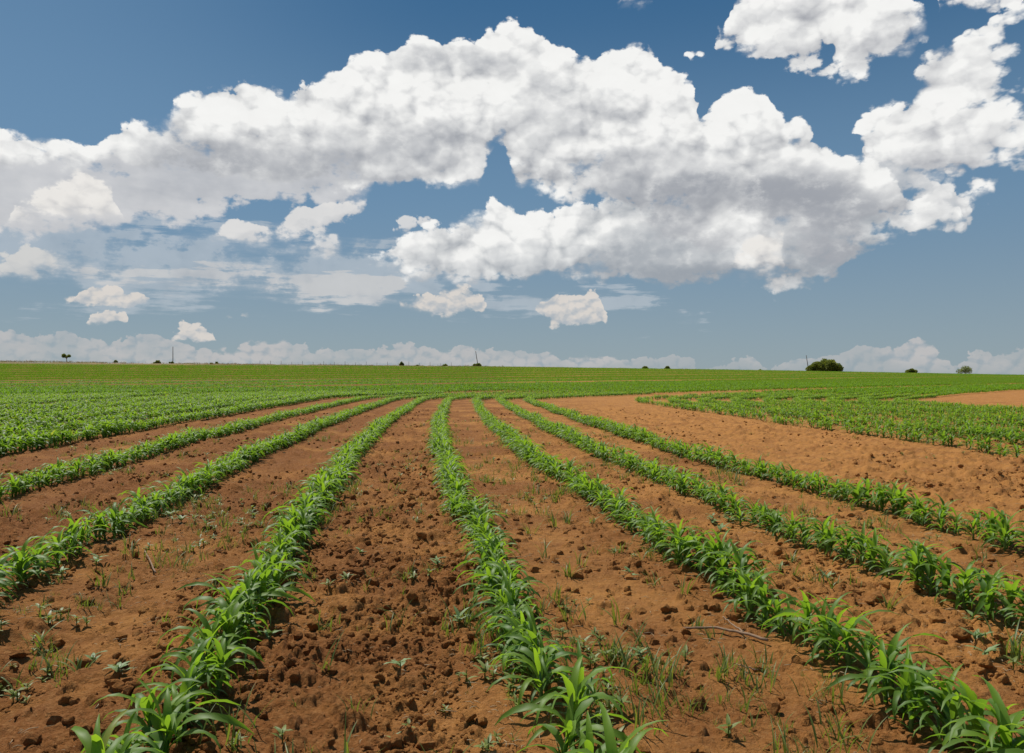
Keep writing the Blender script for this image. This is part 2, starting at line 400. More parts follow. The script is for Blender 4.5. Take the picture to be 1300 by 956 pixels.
def soil_nodes():
    P_ = pos(); xs_ = S.nt.nodes.new('ShaderNodeSeparateXYZ'); link(P_, xs_.inputs[0]); xw = S.m('MAXIMUM', S.m('MINIMUM', S(xs_.outputs[0]), 6.), -5.)
    big = noise(P_, .55, 4, .6); mid = noise(P_, 3.2, 5, .65); fin = noise(P_, 38, 5, .7); gr = noise(P_, 240, 2, .6)
    c = mixc(sstep(big+(S.m('MULTIPLY', xw, .028)), .34, .66), (.195, .073, .019), (.40, .180, .048))
    c = mixc(sstep(mid, .38, .68)*.6, c, (.20, .078, .024))
    c = mixc(sstep(fin, .45, .75)*.55, c, (.44, .225, .084))
    c = mixc(sstep(gr, .60, .75)*.5, c, (.20, .075, .028))
    b = noise(P_, 22, 6, .72)*1. + noise(P_, 90, 4, .7)*.45
    return c, b
M_soil = new_mat('soil'); c_, b_ = soil_nodes()
sx = S.nt.nodes.new('ShaderNodeSeparateXYZ'); link(pos(), sx.inputs[0])
PX, PY = S(sx.outputs[0]), S(sx.outputs[1])
# beyond the crop: rough grass with bare patches
pn = noise(pos(), .05, 5, .6)
grass_c = mixc(sstep(pn, .4, .62), (.15, .12, .04), (.25, .17, .08))
edge = PY + lin(PX/smax(PY, 1.), -.65, .4, 62., 4.) + (pn-.5)*14.
c_ = mixc(sstep(edge, 292, 297), c_, grass_c)
out(principled(c_, .95, .12, b_, 1., .028).outputs[0])
M_clod = new_mat('clod_soil'); c_, b_ = soil_nodes()
out(principled(scalec(c_, 1.), .95, .1, b_, 1., .025).outputs[0])

def leaf_mat(name, dark, light, trans, rough=.42, tmix=.36, spec=.45, yel=False):
    m = new_mat(name)
    r = attr('rnd'); ob = objrand(); n_ = noise(pos(), 9, 2, .5)
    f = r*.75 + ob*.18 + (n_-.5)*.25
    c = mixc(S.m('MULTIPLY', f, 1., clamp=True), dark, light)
    if yel: c = mixc(sstep(r, .93, .99)*.8, c, (.24, .25, .05))
    b = principled(c, rough, spec)
    t = S.nt.nodes.new('ShaderNodeBsdfTranslucent'); link(scalec(mulc(c, trans), 1.), t.inputs['Color'])
    mx = S.nt.nodes.new('ShaderNodeMixShader'); mx.inputs[0].default_value = tmix
    S.nt.links.new(b.outputs[0], mx.inputs[1]); S.nt.links.new(t.outputs[0], mx.inputs[2]); out(mx.outputs[0])
    return m
M_leaf = leaf_mat('maize_leaf', (.048, .118, .018), (.17, .285, .022), (3.0, 2.8, 1.5), .52, .38, .35, True)
M_far = leaf_mat('maize_leaf_far', (.092, .200, .010), (.160, .295, .012), (2.2, 2.1, 1.2), .6, .35, .2)
M_stalk = leaf_mat('maize_stalk', (.07, .15, .03), (.13, .22, .05), (1.5, 1.5, 1.), .5, .1)
M_weed = leaf_mat('weed_leaf', (.075, .125, .022), (.20, .235, .045), (2.4, 2.3, 1.2), .5, .3)
M_pale = leaf_mat('pale_weed_leaf', (.10, .18, .055), (.22, .30, .11), (1.4, 1.5, 1.), .55, .25)
M_straw = leaf_mat('straw', (.36, .25, .13), (.55, .42, .26), (1, 1, 1), .8, .1, .2)
M_dry = leaf_mat('dry_grass_blade', (.18, .155, .05), (.42, .31, .16), (1.2, 1.1, .9), .8, .2, .2)
M_bush = leaf_mat('bush_leaf', (.11, .14, .026), (.24, .27, .05), (1.8, 1.8, 1.1), .6, .38, .2)
M_wood = new_mat('weathered_wood'); n_ = noise(pos(), 40, 4, .6)
out(principled(mixc(n_, (.16, .10, .06), (.34, .23, .15)), .85, .2, n_, .5, .004).outputs[0])
M_pole = new_mat('pole_wood'); n_ = noise(pos(), 3, 4, .6)
out(principled(mixc(n_, (.10, .085, .07), (.20, .17, .14)), .85, .2).outputs[0])

# ------------------------------------------------------------------ ground sheet
def build_ground():
    ang = np.concatenate([np.arange(-60, 60.001, .1), np.arange(63, 298, 5.)])*math.pi/180
    r = [.4]
    while r[-1] < 1.8: r.append(r[-1]+.12)
    while r[-1] < 45: r.append(r[-1]*(1.0032 if r[-1] < 9 else 1.0048))
    while r[-1] < 310: r.append(r[-1]*1.0055)
    while r[-1] < 9000: r.append(r[-1]*1.18)
    r = np.array(r); A, Q = np.meshgrid(ang, r)
    x = np.sin(A)*Q; y = np.cos(A)*Q
    z = terrain(x, y); nr = (Q < 62)
    z[nr] += micro(x[nr], y[nr])*np.where(np.abs(np.where(A[nr] > math.pi, A[nr]-2*math.pi, A[nr])) < R(60.5), 1, .3)
    V = np.stack([x, y, z], -1).reshape(-1, 3); n = len(ang); k = len(r)
    i = np.arange(n); j = np.arange(k-1); I, J = np.meshgrid(i, j)
    a = J*n+I; b = J*n+(I+1) % n
    F = np.stack([a, a+n, b+n, b], -1).reshape(-1, 4)
    # close the small hole under the camera
    o = mesh_np('ground', V, F, M_soil)
    import bmesh
    bm = bmesh.new(); bm.from_mesh(o.data); bm.verts.ensure_lookup_table()
    bm.faces.new([bm.verts[t] for t in range(n)][::-1] if False else [bm.verts[t] for t in range(n)]).normal_update(); bm.to_mesh(o.data); bm.free()
    tag(o, kind='structure'); return o
build_ground()

# ------------------------------------------------------------------ plants as numpy leaves
def leaf_np(base, az_, th0, bend, length, width, segs, rng, fold=.35, three=True, twist=0., tip=.9):
    t = np.linspace(0, 1, segs+1)
    th = th0 - bend*t**1.3
    ds = length/segs
    rr = np.concatenate([[0], np.cumsum(np.cos(th[:-1])*ds)]); zz = np.concatenate([[0], np.cumsum(np.sin(th[:-1])*ds)])
    side = twist*t**2
    ca, sa = math.cos(az_), math.sin(az_)
    cx = base[0]+rr*ca-side*length*sa; cy = base[1]+rr*sa+side*length*ca; cz = base[2]+zz
    w = width*.5*np.minimum(1, (t*2.6+.32))*np.clip((1-t), 0, 1)**.62
    w[-1] = width*.02
    sx_, sy_ = -sa, ca
    tw = twist*1.4*t
    wz = np.sin(tw)*w
    wc = np.cos(tw)*w
    L_ = np.stack([cx+sx_*wc, cy+sy_*wc, cz+wz], -1); Rr = np.stack([cx-sx_*wc, cy-sy_*wc, cz-wz], -1)
    if three:
        up = np.stack([-np.sin(th)*ca, -np.sin(th)*sa, np.cos(th)], -1)*(w*fold)[:, None]
        wav = (.18*w*np.sin(t*17+rng.random()*6))[:, None]*np.array([0, 0, 1.])
        L_ = L_+up+wav; Rr = Rr+up-wav
        Mv = np.stack([cx, cy, cz], -1)
        V = np.stack([L_, Mv, Rr], 1).reshape(-1, 3); k = 3
        i = np.arange(segs)*3
        F = np.concatenate([np.stack([i, i+3, i+4, i+1], -1), np.stack([i+1, i+4, i+5, i+2], -1)])
    else:
        V = np.stack([L_, Rr], 1).reshape(-1, 3); i = np.arange(segs)*2
        F = np.stack([i, i+2, i+3, i+1], -1)
    return V, F
def merge(parts):
    Vs, Fs, Rs, off = [], [], [], 0
    for V, F, r in parts:
        Vs.append(V); Fs.append(F+off); Rs.append(np.full(len(V), r)); off += len(V)
    return np.concatenate(Vs), np.concatenate(Fs), np.concatenate(Rs)
def tube_np(pts, rad, sides=6):
    pts = np.asarray(pts, float); rad = np.asarray(rad, float)*np.ones(len(pts)); k = len(pts)
    d = np.gradient(pts, axis=0); d /= np.linalg.norm(d, axis=1)[:, None]+1e-9
    ref = np.where(np.abs(d[:, 2:3]) > .9, np.array([[1., 0, 0]]), np.array([[0, 0, 1.]]))
    a = np.cross(d, ref); a /= np.linalg.norm(a, axis=1)[:, None]; b = np.cross(d, a)
    th = np.arange(sides)/sides*2*math.pi
    V = (pts[:, None]+rad[:, None, None]*(a[:, None]*np.cos(th)[None, :, None]+b[:, None]*np.sin(th)[None, :, None])).reshape(-1, 3)
    I, J = np.meshgrid(np.arange(sides), np.arange(k-1)); p_ = J*sides+I; q = J*sides+(I+1) % sides
    F = np.stack([p_, q, q+sides, p_+sides], -1).reshape(-1, 4)
    c0 = len(V); V = np.concatenate([V, pts[[0, -1]]])
    cap = [[c0, (i+1) % sides, i, i] for i in range(0)]
    # caps as quads fans
    for e, (c, o_) in enumerate(((c0, 0), (c0+1, (k-1)*sides))):
        for i in range(0, sides, 2):
            q = [c, o_+i, o_+(i+1) % sides, o_+(i+2) % sides]
            cap.append(q if e else q[::-1])
    return V, np.concatenate([F, np.array(cap)])
def maize(rng, lod=0):
    """one young maize plant about 0.4 m tall; returns (leaf parts, stalk)"""
    parts = []; plane = rng.random()*math.pi; n = (11, 9, 5)[lod]
    for k in range(n):
        f = k/(n-1)
        h0 = (.012+.125*f)
        az_ = plane+(k % 2)*math.pi+rng.normal(0, .75)
        ln_ = np.interp(f, [0, .3, .7, 1], [.16, .265, .295, .19])*rng.uniform(.82, 1.15)
        th0 = np.interp(f, [0, .5, 1], [.70, 1.02, 1.36])+rng.normal(0, .13)
        bend = np.interp(f, [0, .5, .8, 1], [1.7, 2.65, 2.5, 1.1])*rng.uniform(.8, 1.2)
        wd = np.interp(f, [0, .5, 1], [.030, .050, .038])*(1, 1.15, 1.7)[lod]*rng.uniform(.85, 1.15)
        V, F = leaf_np((0, 0, h0), az_, th0, bend, ln_, wd, (7, 5, 3)[lod], rng, three=lod < 2, twist=rng.normal(0, .25))
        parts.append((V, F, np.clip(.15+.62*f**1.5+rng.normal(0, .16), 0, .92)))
    st = tube_np([(0, 0, -.03), (.003, 0, .06), (0, .002, .10), (0, 0, .15)], [.010, .010, .008, .003], 6)
    return parts, st
NV = 10
VAR = []
for k in range(NV):
    rng = np.random.default_rng(100+k); VAR.append((maize(rng, 0)))
VARM = [merge(maize(np.random.default_rng(200+k), 1)[0]) for k in range(12)]
VARN = [merge(maize(np.random.default_rng(230+k), 0)[0]+[(*maize(np.random.default_rng(230+k), 0)[1], .3)]) for k in range(12)]
def far_clump(rng, n=13, seg=2, spread=.22):
    parts = []
    for k in range(n):
        b_ = (rng.uniform(-spread, spread), rng.normal(0, .05), rng.uniform(.05, .22))
        V, F = leaf_np(b_, rng.random()*6.28, rng.uniform(.6, 1.3), rng.uniform(1.2, 2.4), rng.uniform(.22, .36), .075, seg, rng, three=False)
        parts.append((V, F, np.clip(rng.normal(.42, .2), 0, 1)))
    return merge(parts)
VARF = [far_clump(np.random.default_rng(300+k)) for k in range(10)]
VARG = [far_clump(np.random.default_rng(330+k), 10, 1, .34) for k in range(8)]

def in_gap(x, y):
    g = np.zeros(len(x), bool)
    for cx, cy, hw, rows_ in ((28, 483.5, 55, 2.2), (418, 492, 48, 1.8), (610, 499.5, 42, 1.6), (200, 488.5, 40, 1.), (860, 494, 0, 0), (540, 468.6, 60, 1.8), (230, 463.5, 0, 0)):
        if not hw: continue
        X_, Y_ = unproject(cx, cy); F0 = rowfield(X_, Y_)
        g |= (np.abs(x-X_) < hw*Y_/1000) & (np.abs(rowfield(x, y)-F0) < rows_)
    return g
def all_plants():
    """base points of every maize plant the camera could plausibly see, row by row"""
    res = []
    for L in ROWS:
        y = np.concatenate([np.arange(1.3, 60, .05), np.arange(60, 299, .25)])
        x = row_x(L, y)
        ok = np.abs(x) < .85*y+3.6
        if not ok.any(): continue
        s = np.concatenate([[0], np.cumsum(np.hypot(np.diff(x), np.diff(y)))])
        h_ = abs(int(L*100)) % 97
        rng = np.random.default_rng(1000+h_+int(abs(L)*7))
        st = np.cumsum(rng.uniform(.06, .115, int(s[-1]/.07)))
        st = st[st < s[-1]]
        yy = np.interp(st, s, y); xx = np.interp(st, s, x)+rng.normal(0, .045, len(st))
        far = ss((yy-30)/50)
        xx = xx + .10*fbm(xx*0+L, yy/3.1, 3, 2)
        ok = (np.abs(xx) < .85*yy+3.6) & (rng.random(len(st)) > .02+.12*(vnoise(xx/1.7, yy/1.7, 12) > .33))
        if L in (11.0,): ok &= rng.random(len(st)) > .45
        endy = 299-lin_np(xx/np.maximum(yy, 1), -.65, .4, 58, 3)
        ok &= yy < endy
        xx, yy = xx[ok], yy[ok]
        res.append(np.stack([xx, yy, np.full(len(xx), L)], -1))
    A = np.concatenate(res)
    return A[~in_gap(A[:, 0], A[:, 1])]
def lin_np(v, a, b, c, d): return c+(d-c)*np.clip((v-a)/(b-a), 0, 1)
PL = all_plants()
dist = np.hypot(PL[:, 0], PL[:, 1])
vis = (PL[:, 1] > 2.9) & (np.abs(PL[:, 0]) < .66*PL[:, 1]+.15)
order = np.argsort(np.where(vis, dist, 1e9))
NEAR = order[:300]; isnear = np.zeros(len(PL), bool); isnear[NEAR] = True

def scatter(name, sel, variants, mat, label, cat, group=None, rng=RNG, smin=.85, smax_=1.15, tilt=.08, rowdir=False):
    idx = np.nonzero(sel)[0] if sel.dtype == bool else sel
    if len(idx) == 0: return
    x = PL[idx, 0]; y = PL[idx, 1]; z = np.where(y < 60, ground(x, y), terrain(x, y))
    which = rng.integers(0, len(variants), len(idx)); Vs, Fs, Rs, off = [], [], [], 0
    for k, (V, F, r) in enumerate(variants):
        q = np.nonzero(which == k)[0]; n = len(q)
        if not n: continue
        a = rng.random(n)*6.283
        if rowdir:
            d_ = np.arctan2(1., (row_x_d(PL[idx[q], 2], y[q]))); a = d_ + math.pi*(rng.random(n) < .5)+rng.normal(0, .15, n)
        s = rng.uniform(smin, smax_, n)*(1+.22*(PL[idx[q], 2] < -6)*(y[q] < 62))*(1+.25*vnoise(x[q]/1.9, y[q]/1.9, 15))
        ca = np.cos(a)*s; sa = np.sin(a)*s
        X = V[:, 0][None]*ca[:, None]-V[:, 1][None]*sa[:, None]+x[q][:, None]
        Yy = V[:, 0][None]*sa[:, None]+V[:, 1][None]*ca[:, None]+y[q][:, None]
        Z = V[:, 2][None]*s[:, None]+z[q][:, None]
        tx = rng.normal(0, tilt, n)[:, None]*V[:, 2][None]; X = X+tx
        Vs.append(np.stack([X, Yy, Z], -1).reshape(-1, 3))
        Fs.append((F[None]+(np.arange(n)*len(V))[:, None, None]).reshape(-1, 4)+off); off += n*len(V)
        Rs.append(np.clip(r[None]+rng.normal(0, .07, n)[:, None], 0, 1).reshape(-1))
    o = mesh_np(name, np.concatenate(Vs), np.concatenate(Fs), mat, rnd=np.concatenate(Rs))
    tag(o, label, cat, group, 'stuff'); return o
def row_x_d(L, y):
    e = .5; return (np.array([row_x(l, np.array([yy+e]))[0]-row_x(l, np.array([yy-e]))[0] for l, yy in zip(L, y)]))/(2*e) if len(L) < 10 else (row_xv(L, y+e)-row_xv(L, y-e))/(2*e)
def row_xv(L, y):
    x = L-np.interp(y, GY, GV); x = np.maximum(x, np.interp(y, XY, XV)+(L-5.4)/.8)
    for _ in range(12): x = x+(L-rowfield(x, y))*.9
    return x
D = dist
zone = lambda a, b: (~isnear) & (D >= a) & (D < b)
scatter('maize_crop', zone(0, 24), VARN, M_leaf, 'dense rows of young green maize in the middle distance', 'maize', smin=.85, smax_=1.25)
scatter('maize_crop', zone(24, 62), VARM, M_leaf, 'dense curving rows of young maize around the bend in the field', 'maize', smin=.8, smax_=1.15)
z3 = np.nonzero(zone(62, 130))[0]; z3 = z3[::3]
scatter('maize_crop', z3, VARF, M_far, 'thin distant rows of maize beyond the bend', 'maize', rowdir=True, smin=.85, smax_=1.1)
z4 = np.nonzero(zone(130, 400))[0]; z4 = z4[::2]
scatter('maize_crop', z4, VARG, M_far, 'faraway yellow green maize below the horizon', 'maize', rowdir=True, smin=.9, smax_=1.15)

# the 300 nearest plants, each a thing of its own
PROTO = []
for k, (parts, st) in enumerate(VAR):
    r0 = empty('maize_plant', (0, 0, 0))
    V, F, r = merge(parts); mesh_np('leaves', V, F, M_leaf, r0, rnd=r)
    V, F = st; mesh_np('stalk', V, F, M_stalk, r0, rnd=np.full(len(V), .4))
    PROTO.append([r0, False])
ROWNAME = {-7.4: 'far left dense row', -4.8: 'short upper left row', -2.7: 'left edge row', -1.03: 'bottom left row', .53: 'central row',
           2.05: 'bottom right row', 3.42: 'second row from bare strip', 4.95: 'row bordering bare strip'}
ORD = 'first second third fourth fifth sixth seventh eighth ninth tenth eleventh twelfth thirteenth fourteenth fifteenth sixteenth seventeenth eighteenth nineteenth twentieth'.split()
for tens, th in (('twenty', 'thirtieth'), ('thirty', 'fortieth'), ('forty', 'fiftieth'), ('fifty', 'sixtieth'), ('sixty', 'seventieth'), ('seventy', 'eightieth')): ORD += [f'{tens}-{o_}' for o_ in ORD[:9]]+[th]
count = {}
for i in NEAR:
    x, y, L = PL[i]; L = round(float(L), 2)
    k = int(RNG.integers(0, NV)); p = PROTO[k]
    if not p[1]: o = p[0]; p[1] = True
    else: o = copy_tree(p[0])
    s = float(RNG.uniform(.76, 1.14)*(1+.2*vnoise(np.array([x/1.5]), np.array([y/1.5]), 15)[0]))
    o.location = (x, y, float(ground(np.array([x]), np.array([y]))[0])-.005)
    o.rotation_euler = (float(RNG.normal(0, .07)), float(RNG.normal(0, .07)), float(RNG.random()*6.283)); o.scale = (s, s, s*float(RNG.uniform(.92, 1.1)))
    n = count.get(L, 0); count[L] = n+1; rn = ROWNAME.get(L, 'row by the edge')
    size = 'tall' if s > 1.08 else 'small' if s < .9 else 'mid sized'
    tag(o, f'{size} maize plant, {ORD[n]} from the bottom in the {rn}', 'maize plant', 'maize plants in the '+rn)
print('plants', len(PL), count)

# ------------------------------------------------------------------ weeds, clods, litter
def grass_tuft(rng, n=9, h=.16, w=.007, spread=.02, three=False):
    parts = []
    for k in range(n):
        b_ = (rng.normal(0, spread), rng.normal(0, spread), -.005)
        V, F = leaf_np(b_, rng.random()*6.28, rng.uniform(.9, 1.5), rng.uniform(.1, 1.3), h*rng.uniform(.5, 1.15), w*rng.uniform(.7, 1.4), 5, rng, three=True, fold=.3, twist=rng.normal(0, .15))
        parts.append((V, F, rng.uniform(.1, .9)))
    return merge(parts)
def broadleaf(rng, n=6, size=.05):
    parts = []
    for k in range(n):
        a = k*2.4+rng.normal(0, .3); hh = rng.uniform(.01, .05)
        V, F = leaf_np((0, 0, hh), a, rng.uniform(.2, .8), rng.uniform(.4, .9), size*rng.uniform(.8, 1.3), size*.45, 5, rng, three=True, fold=.15)
        parts.append((V, F, rng.uniform(.2, .9)))
    V, F = tube_np([(0, 0, -.02), (.002, 0, .03), (0, 0, .055)], [.003, .003, .002], 6)
    parts.append((V, F, .3))
    return merge(parts)
def clod(rng, size=.07, sub=4):
    import bmesh
    bm = bmesh.new(); bmesh.ops.create_icosphere(bm, subdivisions=sub, radius=1)
    V = np.array([v.co[:] for v in bm.verts]); F = np.array([[v.index for v in f.verts] for f in bm.faces]); bm.free()
    for k in range(11):                                      # broken faces
        nrm = rng.normal(size=3); nrm /= np.linalg.norm(nrm); dcut = rng.uniform(.42, .8)
        q = V@nrm-dcut; V = V-np.clip(q, 0, None)[:, None]*nrm*.85
    o_ = rng.random()*50
    f = 1+.22*fbm(V[:, 0]*1.6+o_, V[:, 1]*1.6+V[:, 2]*1.1, 5, 3)+.20*fbm(V[:, 0]*5+o_+V[:, 2]*2.1, V[:, 1]*5-V[:, 2]*3, 9, 3, .6)
    V = V*f[:, None]*np.array([1, .8, .68])*size*.5
    return V, F

used_pts = []
def place(px, py, zoff=0.):
    x, y = unproject(px, py); return x, y, float(ground(np.array([x]), np.array([y]))[0])+zoff
def where_is(x, y):
    d = float(rowfield(np.array([x]), np.array([y]))[0])
    gaps = [(-7.4, 'beyond the far left row'), (-4.8, 'in the wide gap at upper left'), (-2.7, 'between the two leftmost rows'), (-1.03, 'in the wheel track beside the bottom left row'),
            (.53, 'in the dark cloddy central aisle'), (2.05, 'in the weedy aisle beside the central row'), (3.42, 'in the aisle beyond the bottom right row'),
            (4.95, 'in the narrow aisle before the last row'), (99, 'on the wide bare strip')]
    for L, n in gaps:
        if d < L: return n
TUFTS = [(50,812,.16),(128,742,.14),(158,745,.12),(212,795,.10),(60,842,.13),(100,850,.11),(240,700,.09),(163,700,.13),(408,862,.17),(330,700,.10),(510,735,.10),(458,668,.09),
 (785,793,.16),(812,822,.13),(795,862,.18),(823,862,.19),(834,864,.15),(917,866,.17),(702,672,.17),(720,668,.16),(672,680,.14),(752,672,.10),(784,706,.09),(862,722,.13),(868,758,.15),
 (1128,772,.15),(1292,842,.24),(832,745,.11),(690,712,.17),(735,722,.16),(722,735,.12),(705,640,.10),(1040,655,.08),(1005,715,.10),(905,815,.08),(885,800,.07),(700,600,.08),(612,648,.09),
 (450,640,.08),(360,645,.10),(245,640,.10),(150,675,.10),(285,665,.09),(300,655,.07),(20,860,.10),(270,748,.10),(1110,640,.07),(815,668,.07),(745,590,.06),(678,612,.10)]
WEEDS = [(122,728,.05),(118,838,.045),(342,822,.05),(78,735,.05),(125,722,.05),(508,860,.05),(457,702,.04),(800,735,.045),(967,800,.045),(1070,712,.055),(1062,706,.05),(1238,828,.06),(1250,840,.06),
 (1235,792,.05),(768,660,.05),(583,800,.05),(555,724,.05),(150,860,.05),(1282,694,.06),(1170,742,.05),(812,840,.05),(1050,740,.05),(905,660,.05),(620,735,.07),(628,768,.07),(612,705,.09),(600,690,.10),(640,842,.05),
 (230,665,.06),(215,660,.06),(262,668,.06),(905,662,.07),(915,668,.07),(925,660,.07)]
seen = {}
def uniq(base, x, y, tail):
    """where several look-alikes stand in one aisle, count them away from the camera"""
    k = base+tail; n = seen.get(k, 0); seen[k] = n+1
    return n
def emit(items, name, cat, maker, matf, adj, group):
    recs = []
    for n, it in enumerate(items):
        x, y, z = place(it[0], it[1]); recs.append((math.hypot(x, y), x, y, z, it[2]))
    recs.sort(); cnt = {}
    for n, (d_, x, y, z, sz) in enumerate(recs):
        rng = np.random.default_rng(5000+n*7+len(items)); V, F, r = maker(rng, sz)
        w = where_is(x, y); c = cnt.get(w, 0); cnt[w] = c+1
        o = mesh_np(name, V, F, matf, loc=(x, y, z-.004), rnd=r)
        tag(o, f'{adj(sz)}, {ORD[c]} nearest {w}', cat, group)
emit(TUFTS, 'grass_tuft', 'grass tuft', lambda rng, s: grass_tuft(rng, int(rng.integers(6, 14)), s*1.25, .013), M_weed, lambda s: ('tall' if s > .14 else 'short')+' grass weed tuft', 'grass weeds between the maize rows')
emit(WEEDS, 'broadleaf_weed', 'weed', lambda rng, s: broadleaf(rng, int(rng.integers(5, 9)), s*1.4), M_pale, lambda s: 'pale broad leaved weed seedling', 'broad leaved weeds between the maize rows')

CLODS = [(480,776,.14),(400,800,.12),(380,782,.09),(440,668,.10),(436,690,.08),(528,690,.12),(465,692,.10),(535,756,.11),(590,782,.14),(420,786,.08),(495,822,.11),(505,795,.09),(380,832,.12),(460,770,.06),
 (600,820,.10),(560,650,.08),(555,660,.07),(270,775,.10),(235,778,.13),(215,850,.14),(80,775,.10),(112,762,.11),(115,745,.09),(75,808,.11),(25,825,.12),(155,850,.10),(210,800,.09),(95,665,.08),
 (880,752,.07),(1060,712,.13),(1160,755,.14),(1190,795,.15),(1222,815,.14),(1270,832,.10),(1250,858,.13),(1105,765,.10),(1128,798,.10),(1010,740,.09),(790,672,.07),(1215,775,.09),
 (33,625,.14),(90,580,.12),(110,570,.11),(140,610,.13),(170,595,.10),(1168,618,.11),(1120,598,.09),(1172,590,.07),(1265,610,.10),(790,680,.08),(820,610,.08),(1050,568,.08),(300,850,.08),(335,860,.08),(500,640,.07),(470,650,.08)]
recs = sorted((math.hypot(*unproject(a, b)), a, b, c) for a, b, c in CLODS); cnt = {}
for n, (d_, a, b, sz) in enumerate(recs):
    rng = np.random.default_rng(7000+n); V, F = clod(rng, sz*.85); x, y, z = place(a, b)
    o = mesh_np('soil_clod', V, F, M_clod, loc=(x, y, z+sz*.16), N=3); o.rotation_euler = (0, 0, float(rng.random()*6.28))
    w = where_is(x, y); c = cnt.get(w, 0); cnt[w] = c+1
    tag(o, f'{"large" if sz > .1 else "small"} loose clod, {ORD[c]} nearest {w}', 'clod', 'loose clods of earth')

def mass(name, n, variants, mat, label, cat, dens, ymax=26, sc=(.5, 1.1), seed=1, zoff=-.004, N=4, smooth=True):
    rng = np.random.default_rng(seed)
    y = 2.3*np.exp(rng.random(n*9)*math.log(ymax/2.3)); x = rng.uniform(-1, 1, n*9)*(.78*y+1.9)
    d = rowfield(x, y); keep = rng.random(len(x)) < dens(x, y, d)*np.clip(y/ymax*2.2, .15, 1)*.9
    n2 = int(n*1.45); x, y = x[keep][:n2], y[keep][:n2]; z = ground(x, y)+zoff
    which = rng.integers(0, len(variants), len(x)); Vs, Fs, Rs, off = [], [], [], 0
    for k, (V, F, r) in enumerate(variants):
        q = which == k; m = int(q.sum())
        if not m: continue
        a = rng.random(m)*6.283; s = rng.uniform(*sc, m); ca = np.cos(a)*s; sa = np.sin(a)*s
        X = V[:, 0][None]*ca[:, None]-V[:, 1][None]*sa[:, None]+x[q][:, None]; Yy = V[:, 0][None]*sa[:, None]+V[:, 1][None]*ca[:, None]+y[q][:, None]
        Vs.append(np.stack([X, Yy, V[:, 2][None]*s[:, None]+z[q][:, None]], -1).reshape(-1, 3))
        Fs.append((F[None]+(np.arange(m)*len(V))[:, None, None]).reshape(-1, F.shape[1])+off); off += m*len(V); Rs.append(np.tile(r, m))
    o = mesh_np(name, np.concatenate(Vs), np.concatenate(Fs), mat, rnd=np.concatenate(Rs), N=N, smooth=smooth)
    tag(o, label, cat, kind='stuff')
patch = lambda x, y, s_: np.clip((fbm(x/.9, y/.9, s_, 3)+.02)*3.2, 0, 1)
def d_weed(x, y, d):
    base = np.interp(d, [-8, -6, -4.8, -3.7, -2.7, -1.9, -1.03, -.2, .4, .6, 1.0, 1.5, 2.05, 2.7, 3.42, 4.2, 4.95, 5.6, 10, 11, 12], [.6, .5, .9, .35, 1, .45, .8, .12, .8, .9, .8, .5, .6, .3, .8, .4, .7, .05, .03, .9, .5])
    return base*patch(x, y, 91)
mass('weed_growth', 3400, [grass_tuft(np.random.default_rng(40+k), (5, 7, 9, 14)[k % 4], (.09, .13, .11, .16)[k % 4], .008, (.015, .02, .03, .045)[k % 4]) for k in range(8)], M_weed, 'thin grassy weeds sprouting between the maize rows', 'weeds', d_weed, seed=3, sc=(.25, 1.3))
mass('weed_growth', 3800, [broadleaf(np.random.default_rng(60+k), 6, .05) for k in range(6)], M_weed, 'small broad leaved weeds matted at the foot of the rows', 'weeds', lambda x, y, d: d_weed(x, y, d+.1)*patch(x, y, 191), seed=4, sc=(.5, 1.3))
def sticks(rng, n=3):
    parts = []
    for k in range(n):
        a = rng.random()*6.28; l = rng.uniform(.02, .07); c = rng.normal(0, .05, 2)
        V, F = tube_np([(c[0], c[1], .006), (c[0]+l*.5*math.cos(a), c[1]+l*.5*math.sin(a), .010), (c[0]+l*math.cos(a+.2), c[1]+l*math.sin(a+.2), .006)], [.0016, .0018, .001], 4)
        parts.append((V, F, rng.random()))
    return merge(parts)
mass('straw_litter', 1500, [sticks(np.random.default_rng(80+k)) for k in range(6)], M_straw, 'scattered bits of pale straw on the red soil', 'straw', lambda x, y, d: .25+.5*patch(x, y, 33), seed=5, ymax=16, zoff=.006)
def crumbs(name, n, sub, size, seed, sc, ymax, label, pw=1.5):
    cr = []
    for k in range(8):
        V, F = clod(np.random.default_rng(900+k+seed), size, sub); V = V*np.array([1, 1, 1.15])+np.array([0, 0, size*.02]); cr.append((V, F, np.zeros(len(V))))
    mass(name, n, cr, M_clod, label, 'soil crumbs', lambda x, y, d: np.interp(d, CL, CV)**1.3*(.08+patch(x*(2.2 if pw < 2 else .7), y*(2.2 if pw < 2 else .7), 133)**pw), seed=seed, ymax=ymax, sc=sc, zoff=0, N=3, smooth=sub > 2)
crumbs('small_clods', 1500, 3, .07, 6, (.45, 1.25), 13, 'broken fist sized clods of red soil over the field')
crumbs('soil_crumbs', 15000, 1, .024, 26, (.3, 1.6), 12, 'loose crumbs of red soil covering the field')
crumbs('small_clods', 7000, 2, .080, 46, (.3, 1.35), 34, 'coarse broken red clods in the more distant aisles', 2.2)
